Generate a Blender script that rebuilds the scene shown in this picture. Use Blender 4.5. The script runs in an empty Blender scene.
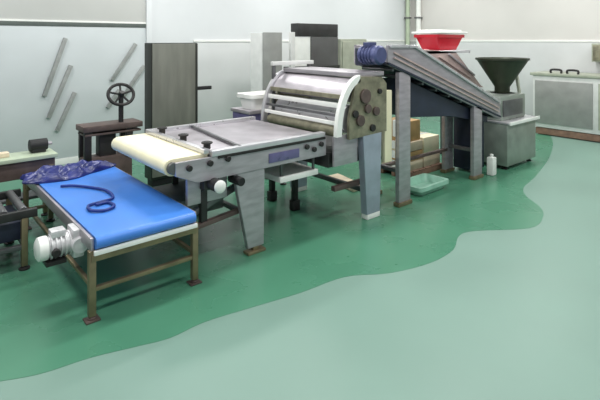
import bpy, bmesh, math, random
from mathutils import Vector, Matrix
random.seed(7)
S = bpy.context.scene
C = S.collection
V = Vector
# ------------------------------------------------------------------ materials
def srgb(c):
    def f(v):
        v /= 255.0
        return v / 12.92 if v <= 0.04045 else ((v + 0.055) / 1.055) ** 2.4
    return (f(c[0]), f(c[1]), f(c[2]), 1.0)

def mat(name, rgb, rough=0.5, metal=0.0, var=0.12, scale=8.0, bump=0.0, stretch=(1, 1, 1), rvar=0.1, emit=None):
    m = bpy.data.materials.new(name)
    m.use_nodes = True
    nt = m.node_tree
    b = nt.nodes['Principled BSDF']
    tc = nt.nodes.new('ShaderNodeTexCoord')
    mp = nt.nodes.new('ShaderNodeMapping')
    mp.inputs['Scale'].default_value = stretch
    nz = nt.nodes.new('ShaderNodeTexNoise')
    nz.inputs['Scale'].default_value = scale
    nz.inputs['Detail'].default_value = 5
    nt.links.new(tc.outputs['Object'], mp.inputs[0])
    nt.links.new(mp.outputs[0], nz.inputs['Vector'])
    cr = nt.nodes.new('ShaderNodeValToRGB')
    c = srgb(rgb)
    cr.color_ramp.elements[0].position = 0.3
    cr.color_ramp.elements[1].position = 0.7
    cr.color_ramp.elements[0].color = [v * (1 - var) for v in c[:3]] + [1]
    cr.color_ramp.elements[1].color = [min(1, v * (1 + var)) for v in c[:3]] + [1]
    nt.links.new(nz.outputs['Fac'], cr.inputs[0])
    nt.links.new(cr.outputs[0], b.inputs['Base Color'])
    mr = nt.nodes.new('ShaderNodeMapRange')
    mr.inputs['To Min'].default_value = max(0.02, rough - rvar)
    mr.inputs['To Max'].default_value = min(1, rough + rvar)
    nt.links.new(nz.outputs['Fac'], mr.inputs['Value'])
    nt.links.new(mr.outputs[0], b.inputs['Roughness'])
    b.inputs['Metallic'].default_value = metal
    if bump:
        bp = nt.nodes.new('ShaderNodeBump')
        bp.inputs['Strength'].default_value = bump
        bp.inputs['Distance'].default_value = 0.01
        nt.links.new(nz.outputs['Fac'], bp.inputs['Height'])
        nt.links.new(bp.outputs[0], b.inputs['Normal'])
    return m

M = dict(
    wall=mat('wall_panel', (210, 212, 214), 0.45, var=0.03, scale=1.2),
    wall_low=mat('wall_lower_panel', (198, 199, 199), 0.4, var=0.05, scale=1.5),
    wall_cool=mat('wall_cool_panel', (192, 197, 199), 0.4, var=0.05, scale=1.2),
    wall_grey=mat('wall_grey_panel', (190, 190, 187), 0.5, var=0.04, scale=1.2),
    wall_warm=mat('wall_warm_panel', (206, 202, 198), 0.5, var=0.03, scale=1.2),
    trim_w=mat('trim_white', (232, 232, 228), 0.4, var=0.02),
    trim_d=mat('trim_dark', (82, 90, 86), 0.5, var=0.1),
    ceil=mat('ceiling_panel', (225, 226, 226), 0.6, var=0.02),
    floor=mat('epoxy_floor_dry', (120, 150, 138), 0.42, var=0.04, scale=1.1, rvar=0.08),
    wet=mat('epoxy_floor_wet', (76, 132, 106), 0.28, var=0.06, scale=1.6, rvar=0.06),
    steel=mat('stainless', (176, 170, 176), 0.36, 0.55, var=0.16, scale=5, stretch=(1, 1, 4)),
    steel_l=mat('stainless_bright', (208, 206, 210), 0.3, 0.6, var=0.1, scale=5),
    steel_d=mat('stainless_dull', (112, 112, 114), 0.42, 0.7, var=0.22, scale=6),
    steel_b=mat('stainless_bluish', (166, 172, 188), 0.38, 0.45, var=0.12, scale=6),
    steel_w=mat('stainless_warm_reflection', (138, 124, 98), 0.42, 0.6, var=0.22, scale=9),  # plain steel, with the tan of warm reflections put into its base colour
    steel_o=mat('steel_olive', (136, 132, 112), 0.45, 0.4, var=0.34, scale=10),
    pink=mat('steel_rosy', (188, 166, 162), 0.4, 0.3, var=0.15, scale=7),
    iron=mat('dark_iron', (44, 42, 42), 0.5, 0.3, var=0.25),
    brown=mat('brown_iron', (92, 78, 74), 0.55, 0.3, var=0.3, scale=7),
    black=mat('black_rubber', (22, 22, 24), 0.6, var=0.2),
    navy=mat('navy_panel', (34, 40, 58), 0.45, var=0.3, scale=5),
    belt=mat('blue_belt', (68, 128, 214), 0.38, var=0.12, scale=2.5),
    belt_d=mat('dark_blue_sheet', (24, 34, 104), 0.35, var=0.3, scale=9),
    cord=mat('dark_blue_cord', (26, 52, 128), 0.5, var=0.1),
    cream=mat('cream_belt', (240, 232, 200), 0.5, var=0.05, scale=6),
    white=mat('white_plastic', (236, 236, 232), 0.4, var=0.04),
    motor=mat('motor_blue', (74, 80, 120), 0.4, 0.2, var=0.2),
    alu=mat('cast_aluminium', (214, 212, 214), 0.4, 0.3, var=0.26, scale=14),
    slate=mat('cabinet_slate', (118, 119, 110), 0.4, 0.2, var=0.16, scale=3, stretch=(3, 3, 0.5)),
    slate_d=mat('cabinet_dark_edge', (42, 44, 40), 0.5, 0.2, var=0.15),
    grey=mat('cabinet_grey', (150, 151, 148), 0.4, 0.3, var=0.12, scale=4),
    grey_l=mat('cabinet_light_grey', (212, 212, 210), 0.4, 0.1, var=0.06),
    dark=mat('dark_grey_metal', (52, 52, 52), 0.45, 0.3, var=0.2),
    dark2=mat('mid_dark_panel', (86, 86, 86), 0.4, 0.3, var=0.12, scale=4),
    sage=mat('sage_paint', (162, 166, 150), 0.45, 0.1, var=0.1),
    sage_l=mat('pale_green_top', (176, 188, 164), 0.4, 0.1, var=0.08),
    hopper=mat('hopper_green', (48, 54, 40), 0.4, 0.3, var=0.3, scale=5),
    red=mat('red_plastic', (196, 22, 44), 0.35, var=0.12, scale=3),
    card=mat('cardboard', (190, 152, 104), 0.7, var=0.15),
    tan=mat('tan_board', (214, 198, 172), 0.6, var=0.1),
    tray=mat('pale_green_plastic', (150, 196, 176), 0.4, var=0.12),
    purple=mat('violet_film', (96, 92, 132), 0.3, var=0.2, scale=12),
    rust=mat('pallet_wood', (128, 100, 84), 0.7, var=0.3, scale=9),
    mixer=mat('mixer_body', (150, 158, 150), 0.4, 0.5, var=0.16, scale=5),
    bar=mat('grey_reflection', (146, 148, 146), 0.5, 0.1, var=0.15),  # grey of the streaks reflected in the wall, given as solid colour
    lamp=mat('lamp_glow', (255, 255, 255), 0.5),
)
# ------------------------------------------------------------------ mesh kit
class MB:
    def __init__(self):
        self.bm = bmesh.new()
    def box(self, x0, x1, y0, y1, z0, z1, bev=0.006):
        b = bmesh.new()
        bmesh.ops.create_cube(b, size=1)
        sx, sy, sz = x1 - x0, y1 - y0, z1 - z0
        for v in b.verts:
            v.co = V(((v.co.x + .5) * sx + x0, (v.co.y + .5) * sy + y0, (v.co.z + .5) * sz + z0))
        bev = min(bev, 0.3 * min(abs(sx), abs(sy), abs(sz)))
        if bev > 0:
            bmesh.ops.bevel(b, geom=b.edges[:], offset=bev, segments=2, affect='EDGES', profile=0.6)
        return self.add(b)
    def add(self, b):
        me = bpy.data.meshes.new('tmp')
        b.to_mesh(me); b.free()
        self.bm.from_mesh(me)
        bpy.data.meshes.remove(me)
        return self
    def bar(self, p, q, w, h, bev=0.004, up=(0, 0, 1)):
        p, q = V(p), V(q)
        L = (q - p).length
        z = (q - p).normalized()
        u = V(up)
        if abs(z.dot(u)) > 0.98: u = V((0, 1, 0))
        x = u.cross(z).normalized(); y = z.cross(x)
        b = bmesh.new()
        bmesh.ops.create_cube(b, size=1)
        for v in b.verts: v.co = V((v.co.x * w, v.co.y * h, (v.co.z + .5) * L))
        bmesh.ops.bevel(b, geom=b.edges[:], offset=min(bev, .25 * min(w, h)), segments=2, affect='EDGES', profile=0.6)
        R = Matrix((x, y, z)).transposed().to_4x4(); R.translation = p
        bmesh.ops.transform(b, matrix=R, verts=b.verts[:])
        return self.add(b)
    def cyl(self, p, q, r, r2=None, n=24):
        p, q = V(p), V(q)
        r2 = r if r2 is None else r2
        ax = (q - p).normalized()
        L = (q - p).length
        e = min(0.004, 0.2 * min(r, r2), 0.2 * L)
        return self.lathe(p, ax, [(0, 0), (r - e, 0), (r, e), (r2, L - e), (r2 - e, L), (0, L)], n)
    def lathe(self, o, ax, prof, n=28):
        o, ax = V(o), V(ax).normalized()
        u = ax.orthogonal().normalized(); w = ax.cross(u)
        b = bmesh.new(); rings = []
        for r, t in prof:
            if r < 1e-6:
                rings.append([b.verts.new(o + ax * t)])
            else:
                rings.append([b.verts.new(o + ax * t + (u * math.cos(2 * math.pi * k / n) + w * math.sin(2 * math.pi * k / n)) * r) for k in range(n)])
        for A, B in zip(rings, rings[1:]):
            for k in range(n):
                k2 = (k + 1) % n
                if len(A) == 1 and len(B) == 1: continue
                if len(A) == 1: f = (A[0], B[k2], B[k])
                elif len(B) == 1: f = (A[k], A[k2], B[0])
                else: f = (A[k], A[k2], B[k2], B[k])
                b.faces.new(f)
        bmesh.ops.recalc_face_normals(b, faces=b.faces[:])
        return self.add(b)
    def tube(self, pts, r, n=10, closed=False):
        pts = [V(p) for p in pts]
        b = bmesh.new(); rings = []
        N = len(pts)
        prev = None
        for i, p in enumerate(pts):
            t = (pts[(i + 1) % N] - pts[i - 1]) if closed else (pts[min(i + 1, N - 1)] - pts[max(i - 1, 0)])
            t.normalize()
            if prev is None: u = t.orthogonal().normalized()
            else: u = (prev - t * prev.dot(t)).normalized()
            prev = u; w = t.cross(u)
            rings.append([b.verts.new(p + (u * math.cos(2 * math.pi * k / n) + w * math.sin(2 * math.pi * k / n)) * r) for k in range(n)])
        R = list(zip(rings, rings[1:]))
        if closed: R.append((rings[-1], rings[0]))
        for A, B in R:
            for k in range(n): b.faces.new((A[k], A[(k + 1) % n], B[(k + 1) % n], B[k]))
        if not closed:
            b.faces.new(rings[0]); b.faces.new(rings[-1])
        bmesh.ops.recalc_face_normals(b, faces=b.faces[:])
        return self.add(b)
    def prism(self, poly, axis, a, bb, bev=0.004):
        """polygon of 2-tuples extruded along axis: 'y' -> (x,z), 'z' -> (x,y), 'x' -> (y,z)"""
        def P(t, s):
            return {'y': (t[0], s, t[1]), 'z': (t[0], t[1], s), 'x': (s, t[0], t[1])}[axis]
        b = bmesh.new()
        A = [b.verts.new(P(t, a)) for t in poly]; B = [b.verts.new(P(t, bb)) for t in poly]
        b.faces.new(A); b.faces.new(B[::-1])
        n = len(poly)
        for k in range(n): b.faces.new((A[k], B[k], B[(k + 1) % n], A[(k + 1) % n]))
        bmesh.ops.recalc_face_normals(b, faces=b.faces[:])
        if bev:
            bmesh.ops.bevel(b, geom=b.edges[:], offset=min(bev, .3 * abs(bb - a)), segments=1, affect='EDGES')
        return self.add(b)
    def build(self, name, m, parent=None, smooth=True):
        me = bpy.data.meshes.new(name)
        off = world(parent) if parent else V((0, 0, 0))
        for v in self.bm.verts: v.co -= off
        self.bm.to_mesh(me); self.bm.free()
        me.materials.append(M[m])
        o = bpy.data.objects.new(name, me); C.objects.link(o)
        if parent: o.parent = parent
        if smooth:
            me.polygons.foreach_set('use_smooth', [True] * len(me.polygons))
            me.set_sharp_from_angle(angle=math.radians(35))
        return o
def world(o):
    v = V(o.location)
    while o.parent: o = o.parent; v += V(o.location)
    return v
def tag(o, label, cat, group=None, kind=None):
    o['label'] = label; o['category'] = cat
    if group: o['group'] = group
    if kind: o['kind'] = kind
    return o
def thing(name, loc, label, cat, group=None):
    o = bpy.data.objects.new(name, None); C.objects.link(o)
    o.location = loc; o.empty_display_size = 0.1
    return tag(o, label, cat, group)
def struct(name, mb, m):
    o = mb.build(name, m); o['kind'] = 'structure'; return o
def dup(root, loc, label=None):
    r = root.copy(); C.objects.link(r); r.location = loc
    if label: r['label'] = label
    for ch in list(root.children):
        c = ch.copy(); C.objects.link(c); c.parent = r
        for g in ch.children:
            e = g.copy(); C.objects.link(e); e.parent = c
    return r
def leg(parent, x, y, z0, z1, w=.05, d=.05, m='steel', foot=True, fr=.045):
    l = MB().box(x - w / 2, x + w / 2, y - d / 2, y + d / 2, z0 + (.03 if foot else 0), z1).build('leg', m, parent)
    if foot:
        MB().lathe((x, y, z0), (0, 0, 1), [(0, 0), (fr, 0), (fr, .012), (.018, .022), (.016, .034), (0, .034)], 16).build('foot', 'iron', l)
    return l
def catmull(p, n=8, closed=True):
    out = []; N = len(p)
    R = range(N) if closed else range(N - 1)
    for i in R:
        g = lambda k: V(p[k % N]) if closed else V(p[min(max(k, 0), N - 1)])
        p0, p1, p2, p3 = g(i - 1), g(i), g(i + 1), g(i + 2)
        for k in range(n):
            t = k / n
            out.append(.5 * ((2 * p1) + (p2 - p0) * t + (2 * p0 - 5 * p1 + 4 * p2 - p3) * t * t + (3 * p1 - p0 - 3 * p2 + p3) * t ** 3))
    if not closed: out.append(V(p[-1]))
    return out

# ------------------------------------------------------------------ camera
cam = bpy.data.cameras.new('camera'); co = bpy.data.objects.new('camera', cam); C.objects.link(co)
ANG = math.atan2(560, 480)
co.location = (0, 0, 2.0)
co.rotation_euler = (math.pi / 2, 0, -ANG)
# look direction (sin, cos) of ANG measured from +Y: view axis = (cos 49.4, sin 49.4)
co.rotation_euler[2] = -(math.pi / 2 - ANG)
cam.lens = 28.8; cam.sensor_width = 36; cam.shift_y = -160 / 600
S.camera = co
# ------------------------------------------------------------------ setting
WY, WX, CZ = 8.35, 11.3, 4.2
struct('floor', MB().box(-4, WX + .1, -4, WY + .1, -.1, 0, 0), 'floor')
struct('ceiling', MB().box(-4, WX + .1, -4, WY + .1, CZ, CZ + .1, 0), 'ceil')
struct('wall_left', MB().box(-4, WX + .1, WY, WY + .1, 0, CZ, 0), 'wall')
struct('wall_back', MB().box(WX, WX + .1, -4, WY, 0, CZ, 0), 'wall_warm')
struct('trim_1', MB().box(-4, 3.52, WY - .03, WY, 2.22, 2.285, .004), 'trim_d')
struct('trim_2', MB().box(-4, 3.52, WY - .035, WY, 2.285, 2.315, .004), 'trim_w')
struct('trim_8', MB().box(-4, 3.50, WY - .022, WY, .1, 2.22, .004), 'wall_cool')
struct('trim_9', MB().box(-4, 3.50, WY - .022, WY, 2.315, CZ, .004), 'wall_grey')
struct('trim_3', MB().box(4.45, WX, WY - .03, WY, 1.96, 2.0, .004), 'trim_w')
struct('trim_4', MB().box(WX - .03, WX, -4, WY - .03, 1.955, 2.0, .004), 'trim_w')
struct('trim_5', MB().box(4.45, WX - .02, WY - .018, WY, 0.1, 1.96, .004), 'wall_low')
struct('trim_6', MB().box(WX - .02, WX, -4, WY - .018, 0.1, 1.955, .004), 'wall_low')
struct('trim_7', MB().box(3.50, 3.60, WY - .06, WY, 0, CZ, .006), 'wall')
struct('baseboard_left', MB().box(-4, WX - .03, WY - .03, WY, 0, .1, .004), 'trim_w')
struct('baseboard_back', MB().box(WX - .03, WX, -4, WY - .03, 0, .1, .004), 'trim_w')
# wet area of the floor
cd = V((math.cos(ANG), math.sin(ANG))); cr_ = V((math.sin(ANG), -math.cos(ANG)))
def gp(x, y):
    k = 960 / (y - 40); u = cd + cr_ * ((x - 300) / 480)
    return (u.x * k, u.y * k)
edge = [gp(*p) for p in [(-60, 391), (-10, 383), (40, 374), (90, 358), (135, 347), (170, 338), (205, 322), (250, 308), (300, 293), (345, 277),
        (390, 273), (430, 263), (453, 250), (459, 236), (475, 231), (530, 228), (543, 217), (540, 207), (526, 196), (524, 187), (536, 176), (549, 158), (553, 143), (549, 134)]]
pts = [V((p[0], p[1], 0)) for p in edge]
pts = catmull(pts, 6, False)
poly = [(p.x, p.y) for p in pts] + [(11.1, 8.2), (-3.5, 8.2), (-3.5, 2.0)]
w = MB().prism(poly, 'z', .0003, .002, 0).build('wet_floor_patch', 'wet', None, False)
tag(w, 'dark green wet area of the floor with a wavy edge, lying under the machine line', 'wet floor', kind='stuff')

# reflected streaks on the left wall, modelled as slanted grey bars
def streak_set(x0, label, spec):
    t = thing('reflection_streaks', (x0, WY - .05, .45), label, 'wall reflection', 'slanted reflection streaks on the left wall')
    for dx, za, zb, run in spec:
        MB().bar((x0 + dx, WY - .045, za), (x0 + dx + run, WY - .045, zb), .044, .06).build('reflection_streak', 'bar', t)
    return t
streak_set(1.7, 'grey slanted reflection streaks on the wall above the pale green table at far left',
          [(.15, 1.12, 2.03, .31), (.21, .77, 1.59, .33), (.33, .55, 1.15, .27)])
streak_set(2.72, 'grey slanted reflection streaks on the wall beside the dark cabinet, behind the handwheel',
          [(.17, 1.31, 1.93, .42), (.37, 1.02, 1.54, .37), (.10, .85, 1.14, .2)])

# ------------------------------------------------------------------ blue belt conveyor
t = thing('belt_conveyor', (1.5, 4.6, 0), 'low conveyor with bright blue belt on thin steel legs in the left foreground', 'conveyor')
x0, x1, y0, y1, zt = 1.10, 1.91, 3.50, 5.72, .60
prof = []
R = .045
for k in range(9): a = -math.pi / 2 - math.pi * k / 8; prof.append((y0 + R + R * math.cos(a), zt - R + R * math.sin(a)))
for k in range(9): a = math.pi / 2 - math.pi * k / 8; prof.append((y1 - R + R * math.cos(a), zt - R + R * math.sin(a)))
MB().prism(prof, 'x', x0 + .015, x1 - .015, 0).build('belt', 'belt', t)
for xx in (x0 - .012, x1 - .012):
    MB().box(xx, xx + .024, y0 + .05, y1 - .05, zt - .105, zt - .012).build('side_rail', 'steel', t)
MB().box(x0, x1, y0 + .005, y0 + .03, zt - .125, zt - .092).build('end_strip', 'white', t)
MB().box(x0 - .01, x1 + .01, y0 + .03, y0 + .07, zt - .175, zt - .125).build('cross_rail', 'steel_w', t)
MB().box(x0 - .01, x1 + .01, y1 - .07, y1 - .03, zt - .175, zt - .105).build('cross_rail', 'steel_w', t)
for yy in (y0 + .02, y1 - .03):
    for xx in (x0 + .0, x1 - .0):
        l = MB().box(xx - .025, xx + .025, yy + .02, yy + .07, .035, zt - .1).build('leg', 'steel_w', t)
        MB().box(xx - .05, xx + .05, yy, yy + .09, 0.003, .014).lathe((xx, yy + .045, .003), (0, 0, 1), [(0, 0), (.03, 0), (.03, .02), (.014, .03), (.014, .05), (0, .05)], 14).build('foot', 'brown', l)
for yy in (y0 + .065, y1 - .03):
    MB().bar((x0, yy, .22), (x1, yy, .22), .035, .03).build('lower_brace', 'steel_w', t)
for xx in (x0, x1):
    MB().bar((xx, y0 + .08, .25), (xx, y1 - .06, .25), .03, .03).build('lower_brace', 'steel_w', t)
# gear motor hung on the left rail
g = MB()
mx, my, mz = .955, 3.90, .47
g.cyl((mx - .07, my, mz), (mx + .12, my, mz), .075)
for k in range(5): g.cyl((mx - .055 + k * .032, my, mz), (mx - .043 + k * .032, my, mz), .09)
g.box(mx - .05, mx + .05, my - .05, my + .05, mz + .07, mz + .12)
gm = g.build('gear_motor', 'alu', t)
MB().lathe((mx - .07, my, mz), (-1, 0, 0), [(.085, 0), (.088, .02), (.085, .06), (.06, .075), (0, .078)], 24).build('fan_cover', 'white', gm)
MB().box(mx + .09, mx + .17, my - .09, my + .09, mz - .1, mz + .11, .015).cyl((mx + .13, my - .13, mz), (mx + .13, my + .0, mz), .06).build('gearbox', 'alu', gm)
MB().cyl((mx - .03, my - .115, mz - .02), (mx - .03, my - .08, mz - .02), .03).box(mx - .09, mx + .05, my - .07, my + .07, mz - .12, mz - .088).build('mounting_flange', 'iron', gm)

# dark blue cord on the belt
cp = [(1.24, 4.93, 0), (1.33, 4.86, 0), (1.45, 4.70, 0), (1.52, 4.5, 0), (1.50, 4.28, 0), (1.38, 4.22, 0), (1.27, 4.20, 0), (1.25, 4.06, 0), (1.34, 4.0, 0), (1.43, 4.05, 0), (1.42, 4.18, 0), (1.32, 4.17, 0)]
c = catmull([V((a, b, zt + .014 + .004 * (i % 2))) for i, (a, b, _) in enumerate(cp)], 7, False)
tag(MB().tube(c, .0125, 8).build('cord', 'cord'), 'loose dark blue cord coiled on top of the blue belt', 'cord')
# crumpled dark sheet at the far end
def crumple(name, m, cx, cy, lx, ly, z, amp, seed, rot=0.0, n=26, th=.012):
    rnd = random.Random(seed)
    ph = [rnd.uniform(0, 6) for _ in range(8)]
    b = bmesh.new(); top = []; bot = []
    ca, sa = math.cos(rot), math.sin(rot)
    for i in range(n + 1):
        rt, rb = [], []
        for j in range(n + 1):
            u, v = i / n * 2 - 1, j / n * 2 - 1
            k = 1 + .10 * math.sin(3 * math.atan2(v, u) + ph[0]) + .06 * math.sin(5 * math.atan2(v, u) + ph[1])
            # square -> disc
            uu = u * math.sqrt(1 - v * v / 2) * k; vv = v * math.sqrt(1 - u * u / 2) * k
            x, y = uu * lx, vv * ly
            fall = max(0, 1 - (u * u) ** 4) * max(0, 1 - (v * v) ** 4)
            h = amp * fall * (.55 + .30 * math.sin(9 * u + 3 * v + ph[2]) + .22 * math.sin(13 * v - 5 * u + ph[3]) + .12 * math.sin(22 * u + ph[4]))
            h = max(h, 0)
            px, py = cx + x * ca - y * sa, cy + x * sa + y * ca
            rt.append(b.verts.new((px, py, z + th + h))); rb.append(b.verts.new((px, py, z)))
        top.append(rt); bot.append(rb)
    for i in range(n):
        for j in range(n):
            b.faces.new((top[i][j], top[i + 1][j], top[i + 1][j + 1], top[i][j + 1]))
            b.faces.new((bot[i][j], bot[i][j + 1], bot[i + 1][j + 1], bot[i + 1][j]))
    for i in range(n):
        b.faces.new((top[i][0], bot[i][0], bot[i + 1][0], top[i + 1][0])); b.faces.new((top[i][n], top[i + 1][n], bot[i + 1][n], bot[i][n]))
        b.faces.new((top[0][i], top[0][i + 1], bot[0][i + 1], bot[0][i])); b.faces.new((top[n][i], bot[n][i], bot[n][i + 1], top[n][i + 1]))
    bmesh.ops.recalc_face_normals(b, faces=b.faces[:])
    mb = MB(); mb.add(b)
    return mb.build(name, m)
tag(crumple('plastic_sheet', 'belt_d', 1.42, 5.40, .46, .24, zt + .002, .07, 3, rot=.1), 'crumpled dark blue plastic sheet on the far end of the blue belt', 'plastic sheet')

# ------------------------------------------------------------------ sheet conveyor (take-off table)
t = thing('sheeting_conveyor', (2.8, 4.4, 0), 'long stainless table conveyor with cream belt end, above the blue conveyor', 'conveyor')
ya, yb, zt = 3.68, 5.0, 1.0
MB().box(2.12, 3.5, ya + .05, yb - .05, zt - .05, zt, .006).build('table_top', 'steel', t)
prof = []
R = .07
xl = 1.72
for k in range(9): a = math.pi * 1.5 - math.pi * k / 8; prof.append((xl + R + R * math.cos(a), zt + .005 - R + R * math.sin(a)))
prof += [(2.20, zt + .005), (2.20, zt - .135)]
MB().prism(prof, 'y', ya + .05, yb - .04, 0).build('cream_belt', 'cream', t)
MB().cyl((xl + R, ya + .01, zt - .065), (xl + R, ya + .05, zt - .065), .05).build('end_roller', 'steel_d', t)
MB().cyl((xl + R, yb - .04, zt - .065), (xl + R, yb, zt - .065), .05).build('end_roller', 'steel_d', t)
for yy, nm in ((ya, 0), (yb - .03, 1)):
    f = MB()
    f.prism([(1.80, zt - .02), (3.52, zt - .02), (3.52, zt - .22), (2.0, zt - .22), (1.80, zt - .13)], 'y', yy, yy + .03, .003)
    sf = f.build('side_frame', 'steel', t)
    if nm == 0:
        MB().box(2.76, 3.14, yy - .008, yy, zt - .18, zt - .09).build('side_panel', 'purple', sf)
        for bx, bz in ((1.92, -.08), (2.12, -.07), (2.30, -.06), (3.24, -.09), (3.34, -.13), (3.44, -.09)):
            MB().cyl((bx, yy - .028, zt + bz), (bx, yy, zt + bz), .026).build('bolt_knob', 'iron', sf)
# raised guide rails
MB().box(2.14, 3.5, ya - .01, ya + .06, zt - .02, zt + .03).build('guide_rail', 'steel_l', t)
MB().box(2.14, 3.5, yb - .06, yb, zt - .02, zt + .04).build('guide_rail', 'steel_l', t)
MB().box(2.2, 3.5, ya - .014, ya + .0, zt - .045, zt - .018).build('edge_slot', 'iron', t)
# tension bridges with knobs over the belt
MB().bar((2.10, ya + .02, zt + .03), (2.10, yb - .05, zt + .03), .05, .04).build('cross_bar', 'steel_l', t)
for yy in (ya + .1, ya + .55, yb - .3):
    MB().cyl((2.15, yy, zt + .03), (2.15, yy, zt + .10), .032).cyl((2.15, yy, zt + .08), (2.15, yy, zt + .095), .05).build('clamp_knob', 'iron', t)
MB().bar((2.45, ya + .02, zt + .02), (2.62, yb - .05, zt + .02), .03, .025).build('cross_bar', 'steel_d', t)
# tapered plate legs
for yy in (ya + .01, yb - .06):
    l = MB().prism([(2.38, zt - .22), (2.72, zt - .22), (2.71, .06), (2.53, .06)], 'y', yy, yy + .05, .004).build('leg', 'steel', t)
    MB().box(2.52, 2.72, yy - .02, yy + .07, .003, .03).box(2.59, 2.65, yy + .0, yy + .05, .03, .07).build('foot', 'steel_w', l)
ct = MB().box(2.98, 3.5, ya + .10, ya + .55, .56, .62, .01).build('catch_tray', 'white', t); ct['label'] = 'white plastic catch tray'
for xx in (3.02, 3.46):
    for yy in (ya + .14, ya + .5): MB().box(xx - .012, xx + .012, yy - .012, yy + .012, .61, zt - .04).build('tray_hanger', 'steel_d', t)
MB().bar((2.62, ya + .06, .32), (2.62, yb - .06, .32), .05, .04).build('cross_brace', 'steel_d', t)
MB().box(1.96, 2.36, ya + .10, ya + .14, .56, .80).build('bracket_plate', 'steel', t)
MB().bar((2.12, ya + .12, .35), (2.12, ya + .12, .80), .06, .06).build('hanger', 'dark', t)
MB().bar((2.0, ya + .1, .36), (2.6, ya + .1, .42), .05, .04).build('lower_arm', 'brown', t)
d = MB().cyl((2.16, ya - .10, .74), (2.16, ya + .10, .74), .055).box(2.08, 2.24, ya + .03, ya + .12, .68, .80, .02).build('drive_motor', 'dark', t)
MB().lathe((2.16, ya - .10, .74), (0, -1, 0), [(.055, 0), (.055, .015), (.035, .03), (0, .032)], 20).build('motor_cap', 'white', d)
MB().box(2.02, 2.52, 4.1, 4.7, .34, .50, .01).build('drip_pan', 'steel_d', t)
for yy in (4.15, 4.65): MB().box(2.24, 2.30, yy - .02, yy + .02, .5, .96).build('pan_hanger', 'dark', t)
MB().cyl((2.40, ya - .08, .73), (2.40, ya + .1, .73), .04).build('tension_knob', 'black', t)
MB().bar((1.98, ya + .16, .45), (2.5, ya + .16, .62), .06, .05).build('lower_arm', 'steel_d', t)

# ------------------------------------------------------------------ roller sheeter
t = thing('dough_sheeter', (3.9, 4.3, 0), 'stainless roller machine with a bright curved hood at the middle of the line', 'sheeter')
ya, yb = 3.55, 5.05
yb = 4.9
sp = [(3.74, .93), (4.36, .95), (4.36, 1.50), (4.28, 1.58), (3.92, 1.60), (3.84, 1.5), (3.74, 1.15)]
for yy in (ya, yb - .04):
    p = MB().prism(sp, 'y', yy, yy + .04, .004).build('side_panel', 'steel_o', t)
    if yy == ya:
        for bx, bz, r in ((3.98, 1.38, .08), (4.16, 1.2, .05), (3.90, 1.12, .06), (4.22, 1.42, .03), (4.02, 1.24, .05), (4.1, 1.02, .04), (3.82, 1.2, .04)):
            MB().cyl((bx, yy - .03, bz), (bx, yy, bz), r).build('bearing_cap', 'brown' if r > .04 else 'iron', p)
    MB().box(3.56, 3.92, yy + .05, yy + .08, .66, .98).build('lower_plate', 'steel', t)
def arc_shell(cx, cz, rx, rz, a0, a1, y0, y1, th, n=16):
    o = []; i = []
    for k in range(n + 1):
        a = math.radians(a0 + (a1 - a0) * k / n)
        o.append((cx + rx * math.cos(a), cz + rz * math.sin(a))); i.append((cx + (rx - th) * math.cos(a), cz + (rz - th) * math.sin(a)))
    return MB().prism(o + i[::-1], 'y', y0, y1, 0)
h = arc_shell(3.95, .98, .36, .60, 92, 138, ya + .06, yb - .06, .02).build('hood', 'steel', t)
arc_shell(3.95, .98, .40, .64, 96, 180, ya, ya + .05, .075).build('hood_rim', 'white', h)
arc_shell(3.95, .98, .40, .64, 96, 180, yb - .05, yb, .07).build('hood_rim', 'steel_l', h)
for zz, xx, m, w in ((1.30, 3.63, 'white', .05), (1.20, 3.60, 'steel_d', .03), (1.12, 3.575, 'white', .04), (1.39, 3.67, 'steel_o', .05)):
    MB().bar((xx, ya + .06, zz), (xx, yb - .06, zz), .02, w).build('hood_bar', m, h)
MB().cyl((3.64, ya + .09, 1.02), (3.64, yb - .09, 1.02), .06).build('roller', 'steel_o', t)
MB().cyl((3.86, ya + .09, 1.13), (3.86, yb - .09, 1.13), .16).build('roller', 'steel_l', t)
MB().cyl((3.84, ya + .09, 1.42), (3.84, yb - .09, 1.42), .10).build('roller', 'steel', t)
MB().box(3.88, 4.36, ya + .04, yb - .04, 1.59, 1.64).build('top_plate', 'steel', t)
MB().bar((3.7, yb - .03, 1.70), (4.4, yb - .03, 1.70), .05, .05).build('top_rail', 'grey_l', t)
for xx in (3.74, 4.34):
    MB().bar((xx, yb - .02, .9), (xx, yb - .02, 1.70), .04, .04).build('rail_post', 'steel_d', t)
# legs and base
for yy in (ya, yb - .1):
    l = MB().prism([(3.96, .95), (4.27, .95), (4.24, .06), (4.02, .06)], 'y', yy, yy + .09, .004).build('leg', 'steel_b', t)
    MB().box(4.03, 4.24, yy + .0, yy + .09, .003, .06).build('foot', 'white', l)
for yy in (ya + .75, yb - .16):
    l = MB().box(3.60, 3.66, yy, yy + .06, .12, .80).build('leg', 'dark', t)
    MB().box(3.58, 3.68, yy - .01, yy + .07, .003, .12).build('foot', 'iron', l)
MB().box(3.54, 4.34, ya + .12, yb - .12, .64, .80).build('base_pan', 'dark', t)
MB().bar((3.62, ya + .13, .40), (4.30, ya + .13, .40), .06, .05).build('lower_brace', 'brown', t)
MB().bar((4.47, ya + .16, .6), (4.36, ya + .30, .6), .04, .04).build('post_stay', 'steel_d', t)
MB().bar((4.10, ya + .06, .30), (4.10, yb - .1, .30), .05, .05).build('lower_brace', 'steel_d', t)
MB().box(4.45, 4.58, ya + .10, ya + .16, .55, 1.40).build('rear_post', 'cream', t)

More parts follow.
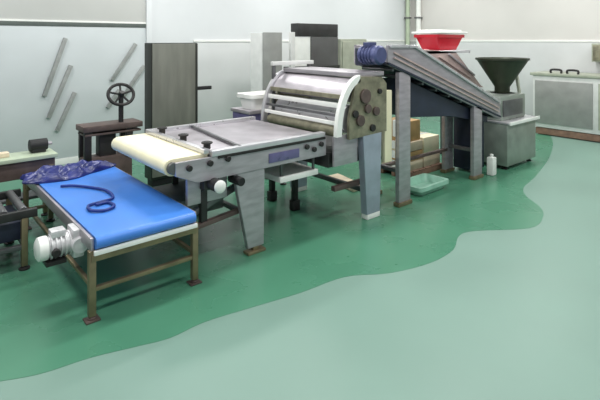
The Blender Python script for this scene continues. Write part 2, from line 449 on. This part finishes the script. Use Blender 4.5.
# ------------------------------------------------------------------ inclined conveyor
t = thing('inclined_conveyor', (5.6, 4.0, 0), 'steel conveyor sloping down from the blue motor towards the green hopper', 'conveyor')
xa, za, xb, zb = 4.42, 1.74, 7.12, .84
ya, yb = 3.58, 4.12
sl = (zb - za) / (xb - xa)
zz = lambda x: za + sl * (x - xa)
for yy in (ya, yb - .03):
    MB().prism([(xa, za + .20), (xa + .5, za + .19), (xb - .05, zb + .23), (xb, zb + .02), (xb, zb - .06), (xa, za - .03)], 'y', yy, yy + .03, .003).build('side_frame', 'steel', t)
MB().prism([(xa + .05, za + .0), (xb - .05, zb + .0), (xb - .05, zb - .03), (xa + .05, za - .03)], 'y', ya + .03, yb - .03, 0).build('belt', 'navy', t)
MB().prism([(4.86, zz(4.86) - .08), (6.9, zz(6.9) - .08), (6.9, zz(6.9) - .16), (5.9, zz(5.9) - .30), (5.0, zz(5.0) - .52)], 'y', ya + .10, yb - .06, .003).build('under_tray', 'navy', t)
for i in range(9):
    x = 4.55 + i * .3
    MB().cyl((x, ya + .03, zz(x) - .05), (x, yb - .03, zz(x) - .05), .022, n=12).build('roller', 'steel_d', t)
MB().prism([(xa, zz(xa) - .03), (xb - .02, zz(xb - .02) - .03), (xb - .02, zz(xb - .02) - .005), (xa, zz(xa) - .0)], 'y', ya - .02, ya + .04, .003).build('edge_rail', 'navy', t)
for yy in (ya + .0, yb - .07):
    for lx, w in ((4.74, .22), (6.45, .22)):
        top = zz(lx) - .02
        l = MB().box(lx - w / 2, lx + w / 2, yy, yy + .06, .05, top).build('leg', 'steel', t)
        MB().box(lx - w / 2 - .02, lx + w / 2 + .02, yy - .015, yy + .075, .003, .05).build('foot', 'steel_w', l)
for lx in (4.74, 6.45):
    MB().bar((lx, ya + .05, .4), (lx, yb - .05, .4), .05, .05).build('cross_brace', 'steel_d', t)
MB().bar((4.80, yb - .05, .35), (6.4, yb - .05, .35), .05, .04).build('cross_brace', 'brown', t)
MB().box(5.28, 5.36, yb - .09, yb - .04, .05, zz(5.3) - .05).build('middle_post', 'brown', t)
MB().box(6.64, 6.98, ya + .2, yb - .02, .04, zz(6.9) - .1).build('lower_drive_housing', 'navy', t)
MB().prism([(xa + .02, za + .17), (xa + .5, za + .165), (xb - .06, zb + .20), (xb - .06, zb + .235), (xa + .5, za + .20), (xa + .02, za + .205)], 'y', ya - .03, ya - .001, .003).build('top_flange', 'steel_l', t)
for o_ in (.05, .11):
    MB().bar((xa + .1, ya - .012, za + o_), (xb - .08, ya - .012, zb + o_ + .02), .02, .02).build('side_strip', 'pink', t)
# drive motor at the top
mx, my, mz = 4.18, 3.66, 1.83
d = MB().cyl((mx, my - .12, mz), (mx, my + .10, mz), .10)
for k in range(4): d.cyl((mx, my - .09 + k * .045, mz), (mx, my - .075 + k * .045, mz), .112)
d.box(mx - .06, mx + .06, my - .06, my + .04, mz + .09, mz + .145)
dm = d.build('drive_motor', 'motor', t)
MB().lathe((mx, my - .12, mz), (0, -1, 0), [(.108, 0), (.11, .04), (.09, .065), (0, .07)], 24).build('fan_cover', 'motor', dm)
MB().box(mx - .03, mx + .22, my + .08, my + .2, mz - .13, mz + .08, .02).build('gearbox', 'navy', dm)

# ------------------------------------------------------------------ feed chute behind it
t = thing('feed_chute', (6.3, 4.55, 0), 'rosy steel chute panel with sloping ribs below the red tub', 'chute')
ch = [(5.5, 1.90), (7.15, 1.80), (7.95, 1.20), (8.05, 1.16), (6.4, 1.25), (5.5, 1.55)]
MB().prism(ch, 'y', 4.36, 4.40, .003).build('chute_wall', 'pink', t)
for k in range(6):
    f = k / 5
    a = (5.55 + .27 * k, 4.345, 1.60 + .035 * k); b = (7.05 + .13 * k, 4.345, 1.24 + .03 * k)
    MB().bar(a, b, .03, .03).build('rib', 'steel' if k % 2 else 'pink', t)
MB().prism([(5.5, 1.83), (7.6, 1.83), (7.6, 1.78), (5.5, 1.78)], 'y', 4.36, 4.9, .003).build('top_ledge', 'steel_l', t)
for lx in (5.56, 7.4):
    leg(t, lx, 4.78, 0.003, 1.78, .06, .06, 'steel_d')
    MB().bar((lx, 4.39, 1.55), (lx, 4.78, 1.55), .04, .04).build('stay', 'steel_d', t)
MB().box(5.75, 6.1, 4.30, 4.36, 1.72, 1.78).box(6.0, 6.25, 4.30, 4.36, 1.66, 1.72).build('latch', 'white', t)

# red tub with lid on the ledge
def tub(loc, w0, w1, d0, d1, h):
    b = bmesh.new()
    def ring(w, d, z, n=6, r=.06):
        out = []
        for cx, cy, a0 in ((w / 2 - r, d / 2 - r, 0), (-w / 2 + r, d / 2 - r, 90), (-w / 2 + r, -d / 2 + r, 180), (w / 2 - r, -d / 2 + r, 270)):
            for k in range(n + 1):
                a = math.radians(a0 + 90 * k / n); out.append(b.verts.new((loc[0] + cx + r * math.cos(a), loc[1] + cy + r * math.sin(a), loc[2] + z)))
        return out
    rs = [ring(w0, d0, 0), ring(w1, d1, h - .05), ring(w1 + .05, d1 + .05, h - .05), ring(w1 + .05, d1 + .05, h), ring(w1 - .03, d1 - .03, h), ring(w0 - .03, d0 - .03, .03)]
    for A, B in zip(rs, rs[1:]):
        n = len(A)
        for k in range(n): b.faces.new((A[k], A[(k + 1) % n], B[(k + 1) % n], B[k]))
    b.faces.new(rs[0][::-1]); b.faces.new(rs[-1])
    bmesh.ops.recalc_face_normals(b, faces=b.faces[:])
    mb = MB(); mb.add(b); return mb
P0 = (7.12, 4.66, 1.831)
t = thing('storage_tub', P0, 'bright red plastic tub under a white cover on top of the chute', 'tub')
tub(P0, .56, .80, .34, .44, .26).build('tub_body', 'red', t)
MB().box(P0[0] - .44, P0[0] + .46, P0[1] - .26, P0[1] + .26, 2.104, 2.14, .015).box(P0[0] - .32, P0[0] + .36, P0[1] - .2, P0[1] + .2, 2.14, 2.17, .015).build('cover', 'white', t)

# ------------------------------------------------------------------ mixer with hopper
t = thing('hopper_feeder', (7.6, 4.0, 0), 'grey-green steel feeder body topped by a dark green funnel beside the sloping conveyor', 'feeder')
MB().box(7.17, 8.15, 3.50, 4.34, .06, .70, .015).build('lower_body', 'mixer', t)
for xx in (7.25, 8.07):
    for yy in (3.58, 4.32):
        leg(t, xx, yy, .003, .07, .06, .06, 'iron', True, .04)
MB().box(7.17, 8.20, 3.48, 4.36, .70, .735, .008).build('flange', 'steel_l', t)
MB().box(7.19, 8.22, 3.46, 3.48, .69, .74, .006).build('flange_edge', 'white', t)
MB().box(7.22, 8.04, 3.62, 4.28, .735, 1.12, .03).build('upper_body', 'mixer', t)
MB().box(7.26, 7.9, 3.60, 3.622, .80, 1.05).build('inspection_cover', 'steel_d', t)
hc = (7.80, 3.90)
hp = MB().lathe((hc[0], hc[1], 1.10), (0, 0, 1), [(.12, 0), (.12, .12), (.40, .56), (.425, .57), (.425, .60), (.395, .60), (.10, .13), (.10, .0)], 36)
h = hp.build('hopper', 'hopper', t)
MB().lathe((hc[0], hc[1], 1.09), (0, 0, 1), [(.12, 0), (.2, 0), (.2, .03), (.12, .03)], 28).build('collar', 'black', h)
MB().bar((8.12, 3.7, .74), (8.05, 3.78, 1.45), .05, .04).build('hopper_stay', 'sage', t)
MB().cyl((7.175, 3.85, .95), (7.25, 3.85, .95), .09).build('outlet', 'steel_l', t)
c = thing('jerrycan', (6.78, 3.55, 0), 'small white plastic can on the floor between the conveyor leg and the feeder', 'can')
MB().box(6.72, 6.84, 3.50, 3.60, .003, .27, .02).build('can_body', 'white', c)
MB().cyl((6.78, 3.55, .268), (6.78, 3.55, .31), .025).build('cap', 'white', c)

# ------------------------------------------------------------------ tall dark cabinet behind the table
t = thing('control_cabinet', (3.04, 6.3, 0), 'tall dark slate control cabinet against the left part of the wall', 'cabinet')
MB().box(2.69, 3.38, 6.22, 6.45, .1, 1.96, .01).build('cabinet_body', 'slate_d', t)
dd = MB().box(2.70, 3.37, 6.195, 6.22, .14, 1.95, .006).build('door', 'slate', t)
MB().box(3.34, 3.37, 6.185, 6.20, .14, 1.95, .004).build('door_edge', 'slate_d', dd)
MB().box(2.72, 3.35, 6.25, 6.42, .003, .1).build('plinth', 'black', t)
MB().bar((3.38, 6.25, 1.30), (3.62, 6.25, 1.30), .05, .05).build('handle', 'black', t)

# tall light cabinet
t = thing('storage_cabinet', (4.96, 6.7, 0), 'tall grey cabinet with light side, left of the white opening', 'cabinet')
MB().box(4.75, 5.17, 6.52, 6.86, .08, 2.12, .01).build('cabinet_body', 'grey_l', t)
MB().box(4.76, 5.16, 6.495, 6.52, .12, 2.13, .006).build('door', 'grey', t)
MB().box(4.78, 5.14, 6.56, 6.84, .003, .08).build('plinth', 'dark', t)

# frame machine with white opening
t = thing('detector_arch', (5.95, 6.8, 0), 'machine housing with black top bar around a bright white opening', 'machine')
MB().box(5.52, 6.53, 6.5, 6.70, 2.06, 2.30, .01).build('top_housing', 'dark', t)
MB().box(5.36, 5.46, 6.5, 6.56, .08, 2.14, .01).build('left_column', 'grey_l', t)
MB().box(5.84, 6.53, 6.5, 6.525, .08, 2.06, .01).build('right_column', 'dark2', t)
MB().box(5.46, 6.4, 6.526, 6.56, 1.53, 2.05, .004).build('back_panel', 'white', t)
MB().box(5.40, 6.55, 6.47, 6.76, 1.46, 1.52, .006).build('shelf', 'slate_d', t)
MB().box(5.42, 6.50, 6.52, 6.74, .003, .08).build('plinth', 'dark', t)
MB().box(5.50, 5.84, 6.55, 6.76, .08, 1.46, .006).build('lower_panel', 'grey_l', t)
t = thing('utility_box', (6.9, 6.8, 0), 'sage green metal box standing right of the black topped machine', 'cabinet')
MB().box(6.60, 7.35, 6.5, 7.0, .06, 2.02, .012).build('cabinet_body', 'sage', t)
MB().box(6.64, 7.31, 6.48, 6.50, .12, 1.97, .006).build('door', 'sage', t)
MB().box(6.64, 7.31, 6.54, 6.96, .003, .06).build('plinth', 'dark', t)
# white tub at their foot (on a small table)
t = thing('side_table', (3.85, 5.35, 0), 'small steel side table behind the sheeting conveyor', 'table')
MB().box(3.55, 4.2, 5.15, 5.6, 1.03, 1.075).build('table_top', 'steel', t)
MB().box(3.57, 4.18, 5.17, 5.58, .93, 1.03).build('apron', 'purple', t)
for xx in (3.6, 4.15):
    for yy in (5.2, 5.55): leg(t, xx, yy, .003, .94, .04, .04, 'steel_d')
t = thing('white_bin', (3.86, 5.36, 1.076), 'white plastic bin on the small side table below the tall grey cabinet', 'bin')
tub((3.86, 5.36, 1.076), .40, .48, .30, .34, .20).build('bin_body', 'white', t)

# ------------------------------------------------------------------ press with handwheel
t = thing('handwheel_press', (2.05, 6.1, 0), 'low dark brown machine with a spoked handwheel on a post', 'press')
MB().box(1.76, 2.34, 5.98, 6.22, .08, .58, .02).build('base_body', 'brown', t)
MB().box(1.74, 2.46, 5.94, 6.26, .90, .97, .012).build('top_plate', 'brown', t)
MB().box(1.76, 2.44, 5.95, 6.24, .85, .875, .008).build('clamp_plate', 'brown', t)
for xx in (1.80, 2.30):
    for yy in (5.99, 6.19):
        MB().box(xx - .04, xx + .04, yy - .03, yy + .03, .56, .91).build('column', 'iron', t)
MB().box(1.95, 2.15, 6.02, 6.18, .56, .86, .015).build('ram', 'iron', t)
for xx in (1.80, 2.30):
    MB().box(xx - .06, xx + .06, 5.98, 6.22, .003, .08).build('skid', 'iron', t)
MB().cyl((2.22, 6.05, .96), (2.22, 6.05, 1.30), .03).build('post', 'black', t)
hw = lambda a: (2.22 + .16 * math.cos(a), 6.05 + .045 * math.sin(a), 1.315 + .125 * math.sin(a))
w = MB().tube([hw(k * math.pi / 16) for k in range(32)], .02, 10, True)
w.cyl((2.22, 6.06, 1.28), (2.22, 6.02, 1.35), .035)
for k in range(5):
    w.tube([(2.22, 6.05, 1.315), hw(2 * math.pi * k / 5 + math.pi / 2)], .013, 8)
w.build('handwheel', 'iron', t)

# ------------------------------------------------------------------ left tables and clutter
t = thing('work_table', (.8, 5.5, 0), 'work table with pale green top at the far left edge', 'table')
MB().box(-.3, 1.42, 5.76, 6.12, .71, .75).build('table_top', 'sage_l', t)
MB().box(-.28, 1.40, 5.80, 6.10, .52, .71).build('apron', 'brown', t)
MB().box(-.26, 1.36, 5.82, 6.08, .28, .31).build('lower_shelf', 'steel_d', t)
for xx in (-.24, .62, 1.36):
    for yy in (5.82, 6.06): leg(t, xx, yy, .003, .63, .05, .05, 'steel_w')
t = thing('table_motor', (.95, 5.95, .75), 'small black motor on the pale green table beside the slanted reflection streaks', 'motor')
MB().cyl((1.18, 5.98, .83), (1.36, 5.98, .83), .065).box(1.20, 1.34, 5.93, 6.03, .75, .79).build('motor_body', 'black', t)
MB().cyl((1.36, 5.98, .83), (1.41, 5.98, .83), .02).build('shaft', 'steel', t)
t = thing('hand_tool', (.9, 5.95, .75), 'small tan block with a black knob at the left end of the pale green table', 'tool')
MB().box(.62, .98, 5.9, 6.0, .75, .80, .01).build('clamp_body', 'tan', t)
MB().cyl((.84, 5.95, .80), (.84, 5.95, .86), .045).build('knob', 'black', t)
# low frame left of the blue belt
t = thing('roller_stand', (.5, 5.2, 0), 'low dark steel roller stand at the left edge behind the blue conveyor', 'stand')
for yy in (4.75, 5.45):
    MB().bar((-.4, yy, .48), (1.0, yy, .48), .05, .07).build('side_rail', 'dark', t)
    for xx in (-.3, .9):
        leg(t, xx, yy, .003, .46, .05, .05, 'steel_w')
for k in range(9):
    x = -.3 + k * .15
    MB().cyl((x, 4.78, .50), (x, 5.42, .50), .035, n=14).build('roller', 'steel_d', t)
MB().box(-.28, .92, 4.82, 5.38, .24, .40, .01).build('lower_bin', 'navy', t)
MB().bar((-.3, 4.75, .2), (.9, 4.75, .2), .04, .04).build('lower_brace', 'steel_d', t)
for xx in (-.3, .9): MB().bar((xx, 4.75, .22), (xx, 5.45, .22), .04, .04).build('cross_brace', 'steel_d', t)
MB().bar((-.3, 5.45, .2), (.9, 5.45, .2), .04, .04).build('lower_brace', 'steel_d', t)

# ------------------------------------------------------------------ things under the line
def carton(x, y, z, a, b, h, label, m='card'):
    t = thing('carton', (x, y, z), label, 'carton', 'cartons under the sloping conveyor')
    MB().box(x - a / 2, x + a / 2, y - b / 2, y + b / 2, z + .001, z + h - .004, .008).build('carton_body', m, t)
    MB().box(x - a / 2 - .001, x + a / 2 + .001, y - .03, y + .03, z + h * .2, z + h - .002, 0).build('tape', 'white', t)
t = thing('pallet', (6.05, 4.45, 0), 'wooden pallet carrying cartons on the floor behind the sloping conveyor', 'pallet')
for k in range(6): MB().box(5.62 + k * .15, 5.75 + k * .15, 4.2, 4.72, .08, .1).build('deck_board', 'rust', t)
for yy in (4.21, 4.43, 4.65): MB().box(5.62, 6.5, yy, yy + .06, .003, .08).build('runner', 'rust', t)
for k, (lb, m) in enumerate((('lowest', 'tan'), ('second lowest', 'card'), ('third from the bottom', 'tan'))):
    carton(5.83, 4.46, .1 + k * .14, .40, .46, .14, 'flat carton, %s in the left stack on the wooden pallet' % lb, m)
carton(6.27, 4.46, .1, .42, .46, .2, 'pale carton at the bottom of the right stack on the pallet', 'tan')
carton(6.27, 4.46, .3, .40, .44, .24, 'cream carton on top of the right stack on the pallet', 'cream')
carton(5.83, 4.46, .52, .36, .40, .30, 'tall tan carton on top of the left stack on the pallet')
t = thing('crate', (5.42, 3.8, 0), 'pale green plastic crate on the floor under the sloping conveyor', 'crate')
tub((5.42, 3.80, .003), .52, .62, .30, .36, .12).build('crate_body', 'tray', t)
b = MB().prism([(4.62, 4.32), (4.86, 4.32), (5.0, 4.98), (4.76, 4.98)], 'z', .003, .05, .006).build('board', 'tan')
tag(b, 'tan board lying on the wet floor behind the bluish machine leg', 'board')

# ------------------------------------------------------------------ right side by the back wall
t = thing('machine_housing', (10.7, 3.7, 0), 'wide pale grey machine housing along the back wall at the right edge', 'machine')
MB().box(10.45, 11.2, 1.5, 4.55, .16, 1.25, .02).build('housing_body', 'grey_l', t)
MB().box(10.43, 10.46, 1.6, 3.3, .25, 1.15, .006).build('access_panel', 'sage', t)
MB().box(10.43, 10.46, 3.4, 4.5, .25, 1.15, .006).build('access_panel', 'grey', t)
MB().box(10.42, 11.2, 1.45, 4.6, 1.25, 1.31, .01).build('top_plate', 'sage', t)
for yy in (3.78, 4.10):
    MB().tube(catmull([V((10.5, yy - .1, 1.31)), V((10.5, yy - .09, 1.38)), V((10.5, yy + .09, 1.38)), V((10.5, yy + .1, 1.31))], 6, False), .022, 10).build('handle', 'iron', t)
for yy in (1.7, 3.0, 4.4):
    MB().box(10.5, 11.1, yy - .06, yy + .06, .003, .16).build('skid', 'rust', t)
MB().box(10.47, 10.55, 1.6, 4.5, .02, .15).build('kick_board', 'rust', t)
t = thing('wall_box', (11.2, 3.5, 1.3), 'olive green electrical box on the back wall at the right edge', 'box')
MB().box(11.05, 11.27, 3.05, 3.62, 1.55, 1.93, .012).build('box_body', 'sage', t)
MB().box(11.03, 11.05, 3.08, 3.59, 1.58, 1.90, .006).build('box_door', 'steel_o', t)
# pipes in the corner
for k, (px, py, r, lb) in enumerate(((11.2, 8.0, .07, 'thick white pipe rising up the wall, nearest the corner'), (11.05, 8.25, .06, 'pale green pipe rising up the wall left of the thick white pipe'))):
    o = thing('wall_pipe', (px, py, 0), lb, 'pipe', 'pipes in the wall corner')
    MB().cyl((px, py, .003), (px, py, CZ - .003), r, n=18).build('pipe', ('white', 'sage_l')[k], o)
    for z in (1.2, 2.6): MB().box(px - r - .012, px + r + .012, py - r - .012, py + r + .012, z, z + .04).build('bracket', 'steel_d', o)

# ------------------------------------------------------------------ light
def area(name, loc, sx, sy, power, rot=(0, 0, 0), col=(1, 1, 1)):
    L = bpy.data.lights.new(name, 'AREA'); L.shape = 'RECTANGLE'; L.size = sx; L.size_y = sy; L.energy = power; L.color = col
    o = bpy.data.objects.new(name, L); C.objects.link(o); o.location = loc; o.rotation_euler = rot
for i, x in enumerate((0.5, 3.5, 6.5, 9.5)):
    for y in (1.2, 4.0, 6.8):
        area('ceiling_lamp', (x, y, CZ - .06), 1.3, .35, 50, col=(1.0, .995, .98))
wd = bpy.data.worlds.new('world'); S.world = wd; wd.use_nodes = True
wd.node_tree.nodes['Background'].inputs[0].default_value = (.92, .96, 1, 1)
wd.node_tree.nodes['Background'].inputs[1].default_value = .45
S.view_settings.view_transform = 'Standard'; S.view_settings.look = 'None'
S.view_settings.gamma = 1; S.view_settings.exposure = 0.3; S.view_settings.use_curve_mapping = False
